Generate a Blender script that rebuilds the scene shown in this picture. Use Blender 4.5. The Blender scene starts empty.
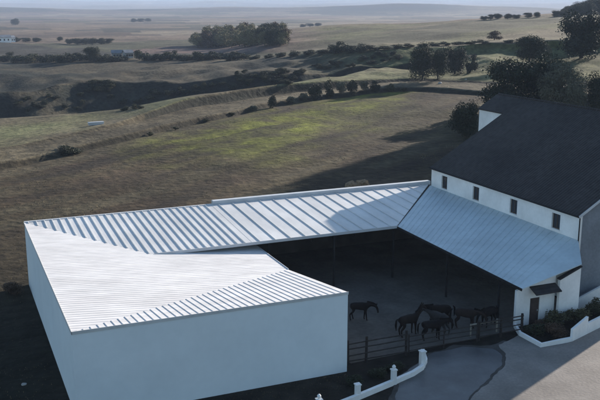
import bpy, bmesh, math, random
import numpy as np
from mathutils import Vector, noise as mnoise
random.seed(7); rng = np.random.default_rng(7)
S = bpy.context.scene
COL = S.collection
# ------------------------------------------------------------------ camera
f = 847.0; p = math.atan(197.0 / f); H = 24.0
yaw = math.atan(371.0 / (f / math.cos(p)))
sp, cp = math.sin(p), math.cos(p)
Fh = np.array([math.sin(yaw), math.cos(yaw), 0.0]); R = np.array([math.cos(yaw), -math.sin(yaw), 0.0])
F = Fh * cp + np.array([0, 0, -sp]); U = Fh * sp + np.array([0, 0, cp])
def ray(x, y): return F * f + R * (x - 300) + U * (200 - y)
def atz(x, y, z=0.0):
    r = ray(x, y); q = np.array([0, 0, H]) + r * ((z - H) / r[2]); return (float(q[0]), float(q[1]))
cam = bpy.data.cameras.new('camera'); camo = bpy.data.objects.new('camera', cam); COL.objects.link(camo)
cam.sensor_width = 36; cam.lens = 36 * f / 600; cam.clip_end = 40000; cam.clip_start = 0.5
camo.location = (0, 0, H); camo.rotation_euler = (math.pi / 2 - p, 0, -yaw)
S.camera = camo

# ------------------------------------------------------------------ light
SUN_AZ = math.atan2(0.45, 1.0)          # direction towards the sun in plan, measured from +X
SUN_EL = math.radians(17.3)
tosun = Vector((math.cos(SUN_AZ) * math.cos(SUN_EL), math.sin(SUN_AZ) * math.cos(SUN_EL), math.sin(SUN_EL)))
w = bpy.data.worlds.new('World'); S.world = w; w.use_nodes = True
nt = w.node_tree; bg = nt.nodes['Background']
sky = nt.nodes.new('ShaderNodeTexSky'); sky.sky_type = 'NISHITA'; sky.sun_disc = False
sky.sun_elevation = SUN_EL; sky.sun_rotation = math.pi / 2 - SUN_AZ
sky.dust_density = 0.6; sky.air_density = 1.2; sky.ozone_density = 3.0
nt.links.new(sky.outputs[0], bg.inputs[0]); bg.inputs[1].default_value = 0.088
sl = bpy.data.lights.new('sun', 'SUN'); sl.energy = 5.0; sl.angle = math.radians(0.5); sl.color = (1.0, 0.90, 0.79)
so = bpy.data.objects.new('sun', sl); COL.objects.link(so); so.location = (60, 40, 80)
so.rotation_euler = tosun.to_track_quat('Z', 'Y').to_euler()
S.view_settings.view_transform = 'Standard'; S.view_settings.look = 'None'; S.view_settings.gamma = 1
S.view_settings.use_curve_mapping = False
S.view_settings.exposure = 1.12
S.render.engine = 'CYCLES'
S.cycles.use_denoising = True
S.cycles.volume_bounces = 1
S.cycles.max_bounces = 6; S.cycles.diffuse_bounces = 3

# ------------------------------------------------------------------ materials
def mat(name, col, rough=0.8, var=0.0, scale=1.0, bump=0.0, bscale=None, spec=0.3, col2=None, attr=None, metal=0.0, detail=6, stretch=None, fine=0.0, finescale=6.0):
    m = bpy.data.materials.new(name); m.use_nodes = True
    t = m.node_tree; N = t.nodes; L = t.links; b = N['Principled BSDF']
    b.inputs['Roughness'].default_value = rough; b.inputs['Specular IOR Level'].default_value = spec
    b.inputs['Metallic'].default_value = metal
    tc = N.new('ShaderNodeTexCoord')
    vec = tc.outputs['Object']
    if stretch:
        mp = N.new('ShaderNodeMapping'); mp.inputs['Scale'].default_value = stretch
        L.new(vec, mp.inputs['Vector']); vec = mp.outputs['Vector']
    out = None
    if attr:
        at = N.new('ShaderNodeAttribute'); at.attribute_name = attr; out = at.outputs['Color']
    else:
        rgb = N.new('ShaderNodeRGB'); rgb.outputs[0].default_value = (*col, 1); out = rgb.outputs[0]
    def noisefac(sc, lo, hi, det=detail):
        n = N.new('ShaderNodeTexNoise'); n.inputs['Scale'].default_value = sc; n.inputs['Detail'].default_value = det
        L.new(vec, n.inputs['Vector'])
        mr = N.new('ShaderNodeMapRange'); mr.inputs[1].default_value = 0.3; mr.inputs[2].default_value = 0.7
        mr.inputs[3].default_value = lo; mr.inputs[4].default_value = hi
        L.new(n.outputs['Fac'], mr.inputs[0]); return mr.outputs[0]
    if col2:
        mx = N.new('ShaderNodeMix'); mx.data_type = 'RGBA'
        L.new(noisefac(scale * 0.35, 0, 1), mx.inputs[0]); L.new(out, mx.inputs[6]); mx.inputs[7].default_value = (*col2, 1)
        out = mx.outputs[2]
    def mul(o, fac):
        v = N.new('ShaderNodeVectorMath'); v.operation = 'SCALE'; L.new(o, v.inputs[0]); L.new(fac, v.inputs['Scale']); return v.outputs[0]
    if var: out = mul(out, noisefac(scale, 1 - var, 1 + var))
    if fine: out = mul(out, noisefac(finescale, 1 - fine, 1 + fine, 3))
    L.new(out, b.inputs['Base Color'])
    if bump:
        n = N.new('ShaderNodeTexNoise'); n.inputs['Scale'].default_value = bscale or scale * 3; n.inputs['Detail'].default_value = 5
        L.new(vec, n.inputs['Vector'])
        bp = N.new('ShaderNodeBump'); bp.inputs['Strength'].default_value = 1.0; bp.inputs['Distance'].default_value = bump
        L.new(n.outputs['Fac'], bp.inputs['Height']); L.new(bp.outputs[0], b.inputs['Normal'])
    return m
M = {}
M['terrain'] = mat('terrain_mat', None, 0.95, 0.32, 0.22, 0.25, 0.9, 0.1, attr='col', fine=0.38, finescale=0.9)
def add_large(m, sc, lo, hi):
    t = m.node_tree; N = t.nodes; L = t.links; b = N['Principled BSDF']; l = b.inputs['Base Color'].links[0]; src = l.from_socket
    tc = N.new('ShaderNodeTexCoord'); n = N.new('ShaderNodeTexNoise'); n.inputs['Scale'].default_value = sc; n.inputs['Detail'].default_value = 8; n.inputs['Roughness'].default_value = .65
    L.new(tc.outputs['Object'], n.inputs['Vector'])
    mr = N.new('ShaderNodeMapRange'); mr.inputs[1].default_value = .32; mr.inputs[2].default_value = .68; mr.inputs[3].default_value = lo; mr.inputs[4].default_value = hi
    L.new(n.outputs['Fac'], mr.inputs[0]); v = N.new('ShaderNodeVectorMath'); v.operation = 'SCALE'; L.new(src, v.inputs[0]); L.new(mr.outputs[0], v.inputs['Scale'])
    L.new(v.outputs[0], b.inputs['Base Color'])
add_large(M['terrain'], 0.035, .6, 1.35)
add_large(M['terrain'], 0.011, .75, 1.25)
LARGE_LATER = [('road', .22, .80, 1.15), ('apron', .5, .75, 1.2), ('roofA', .12, .90, 1.06), ('roofB', .15, .88, 1.08), ('roofC', .15, .86, 1.1), ('whitewall', .35, .88, 1.06), ('shedwall', .10, .95, 1.03), ('yard', .12, .7, 1.2)]
M['yard'] = mat('yard_mat', (0.135, 0.122, 0.105), 0.95, 0.25, 0.35, 0.05, 2.5, 0.1, col2=(0.10, 0.092, 0.082), fine=0.12, finescale=3)
M['shadewall'] = mat('painted_shade_wall_mat', (0.07, 0.062, 0.055), 0.9, 0.25, 0.8, col2=(0.045, 0.04, 0.036))  # back wall colour darkened to paint in the shade under the roof
M['verge'] = mat('dirt_verge_mat', (0.088, 0.082, 0.076), 0.95, 0.25, 0.8, 0.02, 5, 0.1, col2=(0.06, 0.057, 0.053), fine=0.15)
M['road'] = mat('road_mat', (0.235, 0.218, 0.20), 0.9, 0.14, 0.4, 0.02, 5, 0.2, col2=(0.21, 0.19, 0.17), fine=0.10, finescale=6)
M['apron'] = mat('apron_mat', (0.075, 0.08, 0.086), 0.42, 0.16, 0.5, 0.004, 5, 0.4, col2=(0.06, 0.064, 0.068), fine=0.08, finescale=7)
M['shedwall'] = mat('shed_wall_mat', (0.82, 0.86, 0.86), 0.6, 0.03, 0.35, 0.0, spec=0.3, col2=(0.74, 0.80, 0.815), fine=0.015, finescale=2)
M['whitewall'] = mat('white_wall_mat', (0.86, 0.85, 0.82), 0.8, 0.05, 0.6, 0.01, 4, 0.2, col2=(0.78, 0.77, 0.74), fine=0.03, finescale=5)
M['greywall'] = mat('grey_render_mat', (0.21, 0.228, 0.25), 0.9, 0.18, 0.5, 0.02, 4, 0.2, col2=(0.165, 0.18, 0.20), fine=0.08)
M['roofA'] = mat('fibre_cement_roof_mat', (0.66, 0.655, 0.65), 0.8, 0.10, 0.9, 0.0, spec=0.2, col2=(0.61, 0.60, 0.595), stretch=(0.4, 1.6, 1), fine=0.06, finescale=3)
M['roofB'] = mat('steel_roof_mat', (0.63, 0.625, 0.61), 0.48, 0.09, 0.6, 0.0, spec=0.9, col2=(0.54, 0.54, 0.53), stretch=(1.6, 0.4, 1), fine=0.04, finescale=3)
M['roofC'] = mat('porch_roof_mat', (0.52, 0.60, 0.625), 0.6, 0.06, 0.5, 0.0, spec=0.35, col2=(0.47, 0.55, 0.575), fine=0.05, finescale=3)
M['steel'] = mat('steel_trim_mat', (0.48, 0.50, 0.52), 0.5, 0.1, 1.0, spec=0.4)
M['darksteel'] = mat('dark_steel_mat', (0.014, 0.014, 0.015), 0.85, 0.2, 2.0)
M['glass'] = mat('window_glass_mat', (0.02, 0.022, 0.028), 0.15, spec=0.5)
M['woodframe'] = mat('dark_wood_frame_mat', (0.09, 0.06, 0.04), 0.7, 0.2, 4)
M['door'] = mat('door_wood_mat', (0.07, 0.045, 0.04), 0.7, 0.25, 3, col2=(0.05, 0.035, 0.03))
M['fence'] = mat('fence_wood_mat', (0.030, 0.025, 0.023), 0.9, 0.35, 3, 0.01, 8)
M['palewood'] = mat('pale_pole_mat', (0.30, 0.27, 0.22), 0.8, 0.2, 3)
M['bark'] = mat('bark_mat', (0.075, 0.06, 0.045), 0.95, 0.3, 3, 0.03, 8)
M['straw'] = mat('straw_mat', (0.32, 0.22, 0.13), 0.95, 0.3, 3, 0.06, 9, col2=(0.22, 0.15, 0.09))
M['terracotta'] = mat('far_roof_mat', (0.22, 0.12, 0.08), 0.9, 0.2, 1)
M['horse_dark'] = mat('dark_horse_mat', (0.010, 0.008, 0.008), 0.7, 0.3, 3, spec=0.08)
M['horse_bay'] = mat('bay_horse_mat', (0.014, 0.010, 0.008), 0.7, 0.3, 3, spec=0.08)
M['horse_grey'] = mat('grey_horse_mat', (0.036, 0.034, 0.033), 0.75, 0.35, 4, spec=0.08)
M['horse_chest'] = mat('chestnut_horse_mat', (0.026, 0.018, 0.015), 0.7, 0.3, 3, spec=0.08)
M['hair'] = mat('horse_hair_mat', (0.008, 0.007, 0.007), 0.8, spec=0.05)
M['rock'] = mat('rock_mat', (0.35, 0.34, 0.32), 0.9, 0.25, 3, 0.05, 6)
# dark tile roof: courses and tile columns as bump
def tile_mat():
    m = mat('dark_tile_roof_mat', (0.050, 0.044, 0.042), 0.85, 0.22, 0.25, 0.0, spec=0.25, col2=(0.032, 0.029, 0.030), fine=0.25, finescale=2.2)
    t = m.node_tree; N = t.nodes; L = t.links; b = N['Principled BSDF']
    tc = N.new('ShaderNodeTexCoord'); sx = N.new('ShaderNodeSeparateXYZ'); L.new(tc.outputs['Object'], sx.inputs[0])
    def saw(o, k):
        a = N.new('ShaderNodeMath'); a.operation = 'MULTIPLY'; a.inputs[1].default_value = k; L.new(o, a.inputs[0])
        b2 = N.new('ShaderNodeMath'); b2.operation = 'FRACT'; L.new(a.outputs[0], b2.inputs[0]); return b2.outputs[0]
    s1 = saw(sx.outputs['X'], 1 / 0.38); s2 = N.new('ShaderNodeMath'); s2.operation = 'PINGPONG'; s2.inputs[1].default_value = 0.16
    L.new(sx.outputs['Y'], s2.inputs[0])
    ad = N.new('ShaderNodeMath'); ad.operation = 'MULTIPLY_ADD'; L.new(s2.outputs[0], ad.inputs[0]); ad.inputs[1].default_value = 4.0; L.new(s1, ad.inputs[2])
    bp = N.new('ShaderNodeBump'); bp.inputs['Distance'].default_value = 0.06; L.new(ad.outputs[0], bp.inputs['Height']); L.new(bp.outputs[0], b.inputs['Normal'])
    return m
M['tiles'] = tile_mat()
for nm_, sc_, lo_, hi_ in LARGE_LATER: add_large(M[nm_], sc_, lo_, hi_)
def leaf_mat(name, c, c2):
    m = bpy.data.materials.new(name); m.use_nodes = True
    t = m.node_tree; N = t.nodes; L = t.links; b = N['Principled BSDF']
    at = N.new('ShaderNodeAttribute'); at.attribute_name = 'tint'
    mx = N.new('ShaderNodeMix'); mx.data_type = 'RGBA'; L.new(at.outputs['Fac'], mx.inputs[0])
    mx.inputs[6].default_value = (*c, 1); mx.inputs[7].default_value = (*c2, 1); L.new(mx.outputs[2], b.inputs['Base Color'])
    b.inputs['Roughness'].default_value = 0.75; b.inputs['Specular IOR Level'].default_value = 0.2
    return m
M['leaf_dark'] = leaf_mat('dark_leaf_mat', (0.018, 0.024, 0.014), (0.042, 0.048, 0.026))
M['leaf_silver'] = leaf_mat('silver_leaf_mat', (0.05, 0.052, 0.034), (0.17, 0.165, 0.115))
M['leaf_olive'] = leaf_mat('olive_leaf_mat', (0.04, 0.043, 0.022), (0.10, 0.09, 0.045))
M['leaf_grove'] = leaf_mat('grove_leaf_mat', (0.11, 0.10, 0.05), (0.24, 0.20, 0.10))
M['leaf_brown'] = leaf_mat('brown_leaf_mat', (0.06, 0.04, 0.028), (0.12, 0.075, 0.05))
M['leaf_straw'] = leaf_mat('dry_weed_mat', (0.12, 0.10, 0.055), (0.26, 0.215, 0.13))

# ------------------------------------------------------------------ helpers
def tag(o, label=None, cat=None, group=None, kind=None):
    if label: o['label'] = label
    if cat: o['category'] = cat
    if group: o['group'] = group
    if kind: o['kind'] = kind
    return o
def link(name, me, m, parent=None):
    o = bpy.data.objects.new(name, me)
    if m: me.materials.append(m)
    COL.objects.link(o)
    if parent: o.parent = parent
    return o
def mesh(name, V, Fc, m, parent=None, smooth=False):
    me = bpy.data.meshes.new(name); me.from_pydata([tuple(map(float, v)) for v in V], [], Fc); me.update()
    if smooth: me.polygons.foreach_set('use_smooth', [True] * len(me.polygons))
    return link(name, me, m, parent)
def empty(name, loc=(0, 0, 0), rz=0.0):
    o = bpy.data.objects.new(name, None); COL.objects.link(o); o.location = loc; o.rotation_euler = (0, 0, rz); o.empty_display_size = 0.3
    return o
class MB:
    def __init__(s): s.V = []; s.F = []
    def box(s, x0, y0, z0, x1, y1, z1):
        b = len(s.V)
        s.V += [(x0, y0, z0), (x1, y0, z0), (x1, y1, z0), (x0, y1, z0), (x0, y0, z1), (x1, y0, z1), (x1, y1, z1), (x0, y1, z1)]
        s.F += [[b + i for i in q] for q in ((0, 3, 2, 1), (4, 5, 6, 7), (0, 1, 5, 4), (1, 2, 6, 5), (2, 3, 7, 6), (3, 0, 4, 7))]
        return s
    def prism(s, bot, top):        # loops of equal length; bot seen from below is clockwise
        b = len(s.V); n = len(bot); s.V += list(bot) + list(top)
        s.F.append([b + i for i in reversed(range(n))]); s.F.append([b + n + i for i in range(n)])
        for i in range(n):
            j = (i + 1) % n; s.F.append([b + i, b + j, b + n + j, b + n + i])
        return s
    def bar(s, a, c, wd, ht=None):   # square bar from a to c
        a = Vector(a); c = Vector(c); ht = ht or wd; d = (c - a).normalized()
        up = Vector((0, 0, 1)) if abs(d.z) < 0.95 else Vector((1, 0, 0))
        sx = d.cross(up).normalized(); uy = sx.cross(d).normalized()
        k = [(-.5, -.5), (.5, -.5), (.5, .5), (-.5, .5)]
        s.prism([tuple(a + sx * (q[0] * wd) + uy * (q[1] * ht)) for q in reversed(k)], [tuple(c + sx * (q[0] * wd) + uy * (q[1] * ht)) for q in reversed(k)])
        return s
    def tube(s, pts, rad, n=7):
        pts = [Vector(q) for q in pts]; b = len(s.V)
        for i, q in enumerate(pts):
            d = (pts[min(i + 1, len(pts) - 1)] - pts[max(i - 1, 0)]).normalized()
            up = Vector((0, 1, 0)) if abs(d.y) < 0.9 else Vector((1, 0, 0))
            a = d.cross(up).normalized(); c = d.cross(a)
            for k in range(n):
                t = 2 * math.pi * k / n; s.V.append(tuple(q + (a * math.cos(t) + c * math.sin(t)) * rad[i]))
        for i in range(len(pts) - 1):
            for k in range(n):
                k2 = (k + 1) % n; s.F.append([b + i * n + k, b + i * n + k2, b + (i + 1) * n + k2, b + (i + 1) * n + k])
        s.F.append([b + k for k in range(n)][::-1]); s.F.append([b + (len(pts) - 1) * n + k for k in range(n)])
        return s
    def build(s, name, m, parent=None, bevel=0.0, smooth=False):
        o = mesh(name, s.V, s.F, m, parent, smooth)
        if bevel:
            bv = o.modifiers.new('bevel', 'BEVEL'); bv.width = bevel; bv.segments = 2; bv.limit_method = 'ANGLE'
        return o
def fbm(x, y, sc, oct=4):
    return mnoise.fractal(Vector((x / sc, y / sc, 3.7)), 1.0, 2.0, oct)

# ------------------------------------------------------------------ terrain
COLS = np.array([-250, 0, 100, 200, 300, 400, 500, 600, 850.0])
TH = np.arctan((COLS - 300) / (f / cp))
def s_of(x, y): r = ray(x, y); return -r[2] / math.hypot(r[0], r[1])
def nodes_for(i):
    x = COLS[i]; X = []
    def px(y, z): X.append(((H - z) / s_of(x, y), z))
    def rel(dD, z): X.append((X[-1][0] + dD, z))
    X.append((0.0, 0.0)); X.append(([80, 80, 82, 84, 92, 104, 112, 112, 112][i], 0.0))
    z1 = [-1, -.3, .2, .8, 1.6, 2.6, 3.2, 3.6, 3.6][i]
    px([225, 168, 146, 123, 103, 91.5, 96, 104, 110][i], z1)                         # 2 foot of the first bank
    b1 = [.8, .8, .9, 1.0, 1.0, .9, .7, .4, .3][i]; rel(1.6, z1 + b1)               # 3
    z2 = z1 + b1 + [.2, .3, .3, .1, .2, .4, .4, .4, .4][i]
    px([195, 149, 130, 106, 91.5, 82, 84, 84, 84][i], z2)                           # 4 foot of the second bank
    b2 = [.2, .3, .5, 2.0, 2.1, .6, .3, .2, .2][i]; rel([1.5, 1.5, 1.5, 2.5, 2.5, 2, 1.5, 1.5, 1.5][i], z2 + b2)   # 5
    z3 = [0, 0.2, .7, 3.4, 4.6, 6.2, 7.5, 8.5, 9][i]
    px([130, 118, 111.5, 94, 81.5, 64, 56, 55, 55][i], z3)                          # 6 crest above the valley
    y8, z8 = [94, 92, 84, 84, 68, 57.5, 48, 48, 48][i], [-.8, -.8, -.2, .2, 4.6, 7.2, 9.2, 10.5, 11][i]
    D8 = (H - z8) / s_of(x, y8); X.append((max(X[-1][0] + 14, D8 - [15, 15, 15, 15, 15, 12, 10, 10, 10][i]), z8 - [8, 8, 8, 7.5, 7, 4.2, .8, .3, .2][i]))   # 7 valley floor
    px([94, 92, 84, 84, 68, 57.5, 48, 48, 48][i], [-.8, -.8, -.2, .2, 4.6, 7.2, 9.2, 10.5, 11][i])  # 8 top of the far scarp
    px([66, 64, 62, 60, 56, 50, 43.5, 40, 40][i], [-1, -1, -.5, 1.5, 5.6, 8.6, 10.8, 12.5, 13][i])   # 9 hedge line
    px([44, 44, 44, 41, 27, 22, 17.5, 12, 8][i], [-4, -4, -4, -2, 9, 12, 15, 18.5, 21][i])          # 10 hill crest
    rel([200, 200, 200, 200, 200, 220, 260, 300, 300][i], [-6, -6, -6, -6, -4, 0, 3, 8, 10][i])     # 11
    X.append((2000.0, -14)); X.append((2900.0, -15))                                                # 12 13 plain
    X.append((3500.0, [8, 10, 2, 6, 8, 25, 12, 0, 0][i])); X.append((4600.0, -16))               # 14 low hills, 15 behind them
    X.append((11000.0, [74, 72, 66, 72, 80, 86, 74, 70, 72][i])); X.append((13800.0, 40))
    return X
NOD = np.array([nodes_for(i) for i in range(len(COLS))])      # col, node, (D,z)
NN = NOD.shape[1]
def smooth_interp(t):
    t = np.clip(t, TH[0], TH[-1]); k = int(np.clip(np.searchsorted(TH, t) - 1, 0, len(TH) - 2))
    u = (t - TH[k]) / (TH[k + 1] - TH[k])
    a = NOD[max(k - 1, 0)]; b = NOD[k]; c = NOD[k + 1]; d = NOD[min(k + 2, len(TH) - 1)]
    m0 = (c - a) * 0.35; m1 = (d - b) * 0.35
    u2, u3 = u * u, u * u * u
    q = (2 * u3 - 3 * u2 + 1) * b + (u3 - 2 * u2 + u) * m0 + (-2 * u3 + 3 * u2) * c + (u3 - u2) * m1
    q[0] = (0, 0); q[1:, 0] = np.maximum.accumulate(q[1:, 0] + np.arange(NN - 1) * 1e-3)
    return q
def polar(x, y):
    return math.atan2(x * R[0] + y * R[1], x * Fh[0] + y * Fh[1]), math.hypot(x, y)
def rough_z(x, y, D):
    a = min(1.0, max(0.0, (D - 95) / 30))
    z = a * (0.35 * fbm(x, y, 22, 4))
    b = min(1.0, max(0.0, (D - 230) / 60)) * min(1, max(0, 1 - (D - 900) / 500))
    z += b * 1.6 * fbm(x + 500, y, 55, 3)
    vb = min(1.0, max(0.0, (D - 215) / 30)) * min(1.0, max(0.0, (340 - D) / 40)) * min(1.0, max(0.0, (150 - x + y * .2) / 40))
    if vb > 0: z += vb * 3.6 * (0.35 - abs(fbm(x * 1.3 + 40, y * .8, 46, 4)))
    if D > 2600: z += min(1, (D - 2600) / 1500) * 11 * fbm(x, y, 650, 5) * (1 + min(2, max(0, (D - 5000) / 3000)))
    return z
def hz(x, y):
    t, D = polar(x, y); q = smooth_interp(t)
    return float(np.interp(D, q[:, 0], q[:, 1])) + rough_z(x, y, D)
def hit(px_, py_, zoff=0.0):       # the spot of ground seen along a line of sight
    r = ray(px_, py_); r = r / math.hypot(r[0], r[1]); D = 30.0
    while D < 12000:
        x, y, z = r[0] * D, r[1] * D, H + r[2] * D
        if z <= hz(x, y) + zoff: return x, y, hz(x, y)
        D *= 1.004
    return x, y, hz(x, y)
SUB = [5, 66, 3, 16, 4, 22, 16, 18, 24, 40, 12, 14, 10, 12, 10, 12, 6]
thetas = list(np.arange(-27, 27.01, 0.16)) + list(np.arange(29, 61, 4)) + list(np.arange(75, 181, 15))
thetas = sorted([-t for t in thetas if t > 28 and t < 180] + thetas); thetas = [math.radians(t) for t in thetas]
def lerp(a, b, t): return tuple(a[i] + (b[i] - a[i]) * t for i in range(3))
def clamp(v): return max(0.0, min(1.0, v))
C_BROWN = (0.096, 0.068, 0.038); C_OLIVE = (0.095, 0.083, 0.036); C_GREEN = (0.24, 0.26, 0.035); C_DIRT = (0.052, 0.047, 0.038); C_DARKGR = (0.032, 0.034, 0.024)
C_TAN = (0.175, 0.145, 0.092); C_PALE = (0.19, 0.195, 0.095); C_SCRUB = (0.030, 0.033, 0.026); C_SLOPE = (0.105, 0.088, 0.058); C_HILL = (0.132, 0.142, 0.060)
GP = [atz(*q, 1.2) for q in ((222, 138), (268, 124), (322, 109), (385, 98), (440, 95))]
GD = Vector((GP[-1][0] - GP[0][0], GP[-1][1] - GP[0][1])).normalized()
def seg_d(x, y):
    best = 1e9
    for a, b in zip(GP[:-1], GP[1:]):
        dx, dy = b[0] - a[0], b[1] - a[1]; u = clamp(((x - a[0]) * dx + (y - a[1]) * dy) / (dx * dx + dy * dy))
        best = min(best, math.hypot(x - a[0] - u * dx, y - a[1] - u * dy))
    return best
def ground_col(k, u, x, y, t, D):
    xp = 300 + math.tan(t) * f / cp if abs(t) < 1.3 else (1e4 if t > 0 else -1e4)
    n1 = fbm(x, y, 18, 4); n2 = fbm(x + 99, y - 40, 45, 3); n3 = fbm(x - 300, y + 70, 6, 3)
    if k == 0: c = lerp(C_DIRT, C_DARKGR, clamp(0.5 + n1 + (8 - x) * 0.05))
    elif k == 1:
        c = lerp(C_BROWN, C_OLIVE, clamp(0.35 + 1.0 * n2 + 0.7 * n1))
        c = lerp(c, (0.115, 0.078, 0.052), clamp(0.9 * fbm(x * 0.6, y, 9, 3)))
        g = clamp(1.25 - seg_d(x, y) / 17 + 0.6 * n1) * clamp(0.7 + n3)
        al, ac = (x * GD[0] + y * GD[1]), (-x * GD[1] + y * GD[0])
        sk = fbm(al / 7.0, ac, 4.0, 4); c = lerp(c, (0.135, 0.112, 0.068), clamp(1.5 * sk)); c = lerp(c, (0.052, 0.040, 0.028), clamp(-1.6 * sk))
        g *= clamp(.95 + 1.1 * sk)
        c = lerp(c, C_GREEN, 0.9 * g)
        if u > 0.85: c = lerp(c, C_TAN, clamp((u - 0.85) * 5) * clamp((330 - xp) / 200))
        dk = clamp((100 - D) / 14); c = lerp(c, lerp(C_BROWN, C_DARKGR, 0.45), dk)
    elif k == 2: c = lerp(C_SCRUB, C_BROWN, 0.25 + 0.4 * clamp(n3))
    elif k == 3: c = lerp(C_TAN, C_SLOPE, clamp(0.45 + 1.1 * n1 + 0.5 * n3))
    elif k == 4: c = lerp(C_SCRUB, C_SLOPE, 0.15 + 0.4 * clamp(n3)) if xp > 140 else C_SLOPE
    elif k == 5: c = lerp(C_PALE, C_TAN, clamp(0.4 + n1)); c = lerp(c, (0.17, 0.165, 0.075), clamp((xp - 330) / 120))
    elif k == 6: c = lerp(C_SLOPE, C_SCRUB, clamp(u * 1.6 + n1)) if xp < 480 else C_HILL
    elif k == 7:
        c = lerp(C_SCRUB, C_SLOPE, clamp(-0.15 + 1.3 * n1 + 1.2 * n2 + 0.45 * u * u))
        if xp > 430: c = lerp(c, C_HILL, clamp((xp - 430) / 50))
    elif k == 8:
        c = lerp(C_SLOPE, C_SCRUB, clamp(0.3 + 2.0 * n2 + 1.2 * n1 - 0.25 * u)); c = lerp(c, C_HILL, clamp((xp - 290) / 120))
    else:
        c = C_HILL if k == 9 else C_TAN
        if k == 9:
            c = lerp(c, (0.20, 0.17, 0.105), clamp(0.4 + 2.2 * fbm(x, y * 2, 70, 3)))
            st = 2.4 * fbm((x * .9 + y * .42), (y * .9 - x * .42) * 4.5, 160, 3); c = lerp(c, (0.075, 0.078, 0.045), clamp(st))
    return c
def patch_far(x, y, k, xp):           # far fields: patches of ploughed, dry and green ground
    cell = mnoise.cell_vector(Vector((x / 210 + 0.25 * y / 210, y / 150 - 0.3 * x / 150 , 1.0)))
    q = cell[0]
    pal = [(0.21, 0.155, 0.115), (0.12, 0.085, 0.07), (0.28, 0.225, 0.16), (0.10, 0.095, 0.06), (0.19, 0.13, 0.11), (0.065, 0.06, 0.05)]
    return pal[int(q * 5.99) % 6]
V = []; Cc = []; rows = []
for t in thetas:
    q = smooth_interp(t); row = []
    ct, st = math.cos(t), math.sin(t); dirx = Fh[0] * ct + R[0] * st; diry = Fh[1] * ct + R[1] * st
    for k in range(NN - 1):
        for j in range(SUB[k] + (1 if k == NN - 2 else 0)):
            u = j / SUB[k]
            if k == 0: u = u * 0.99 + 0.01
            if k >= 9:
                lo, hi = max(q[k, 0], 1), q[k + 1, 0]; D = lo * (hi / lo) ** u; uu = (D - lo) / (hi - lo)
            else: D = q[k, 0] + (q[k + 1, 0] - q[k, 0]) * u; uu = u
            z = q[k, 1] + (q[k + 1, 1] - q[k, 1]) * uu
            x, y = dirx * D, diry * D
            row.append(len(V)); V.append((x, y, z + rough_z(x, y, D)))
            xp = 300 + math.tan(t) * f / cp if abs(t) < 1.3 else (1e4 if t > 0 else -1e4)
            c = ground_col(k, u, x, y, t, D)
            if k >= 9:
                pf = patch_far(x, y, k, xp); c = lerp(c, pf, 0.85 if k > 9 else clamp((330 - xp) / 60) * 0.85 + 0.15)
                if k == 9 and xp < 300: c = lerp(c, C_TAN, clamp(1 - u * 4) * .6)
            if k in (12, 13): c = lerp(c, (0.022, 0.030, 0.030), clamp(1.5 - abs(xp - 390) / 62) * (clamp(u * 1.8) if k == 13 else 0) + (.6 * u if k == 13 else 0))
            if k >= 14: c = lerp(c, (0.24, 0.22, 0.20), 0.5)  # distance haze painted into the ground colour beyond the low hills
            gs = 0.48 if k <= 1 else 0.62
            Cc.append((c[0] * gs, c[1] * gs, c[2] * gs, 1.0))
    rows.append(row)
FF = []
for i in range(len(rows)):
    a = rows[i]; b = rows[(i + 1) % len(rows)]
    for j in range(len(a) - 1): FF.append((a[j], a[j + 1], b[j + 1], b[j]) if True else None)
me = bpy.data.meshes.new('ground'); me.from_pydata(V, [], [tuple(reversed(q)) for q in FF]); me.update()
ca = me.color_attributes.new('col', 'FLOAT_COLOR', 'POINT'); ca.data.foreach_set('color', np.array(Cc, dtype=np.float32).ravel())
me.polygons.foreach_set('use_smooth', [True] * len(me.polygons))
tag(link('ground', me, M['terrain']), kind='structure')

# flat sheets over the ground
def sheet(name, pts, z, m, n=0):
    if n:
        q = []
        for i, a in enumerate(pts):
            b = pts[(i + 1) % len(pts)]; L_ = math.hypot(b[0] - a[0], b[1] - a[1]); k = max(1, min(60, int(L_ / .35)))
            for j in range(k):
                x, y = a[0] + (b[0] - a[0]) * j / k, a[1] + (b[1] - a[1]) * j / k
                q.append((x + n * mnoise.noise(Vector((x, y, 1.3))) + .4 * n * mnoise.noise(Vector((x * 4, y * 4, 9.3))), y + n * mnoise.noise(Vector((x, y, 7.7))) + .4 * n * mnoise.noise(Vector((x * 4, y * 4, 2.2)))))
        pts = q
    o = mesh(name, [(x, y, z) for x, y in pts], [list(range(len(pts)))], m); return tag(o, kind='structure')
sheet('yard_ground', [(24.3, 48.1), (38.6, 48.6), (39.2, 49.6), (46.0, 51.5), (46.2, 73.9), (23.9, 73.9)], 0.03, M['yard'])
road_px = [(470, 400), (475.6, 394), (505.2, 366.2), (505.5, 354), (499, 345), (519, 336), (541, 347.5), (571, 342.5), (600, 326)]
sheet('road', [atz(*q) for q in road_px] + [(60, 51), (95, 60), (95, 5), (33, 5), (30.0, 36)], 0.03, M['road'], .16)
apron_px = [(392, 410), (404, 373), (434, 353), (462, 347.5), (494, 349), (501, 356), (502, 365), (470, 397), (464, 410)]
sheet('dirt_verge', [atz(*q) for q in ((384, 412), (398, 378), (428, 354), (455, 345.5), (492, 346), (504, 340), (516, 345), (514, 362), (490, 392), (476, 412))], 0.024, M['verge'], .25)
sheet('driveway', [atz(*q) for q in apron_px], 0.034, M['apron'], .18)

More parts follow.
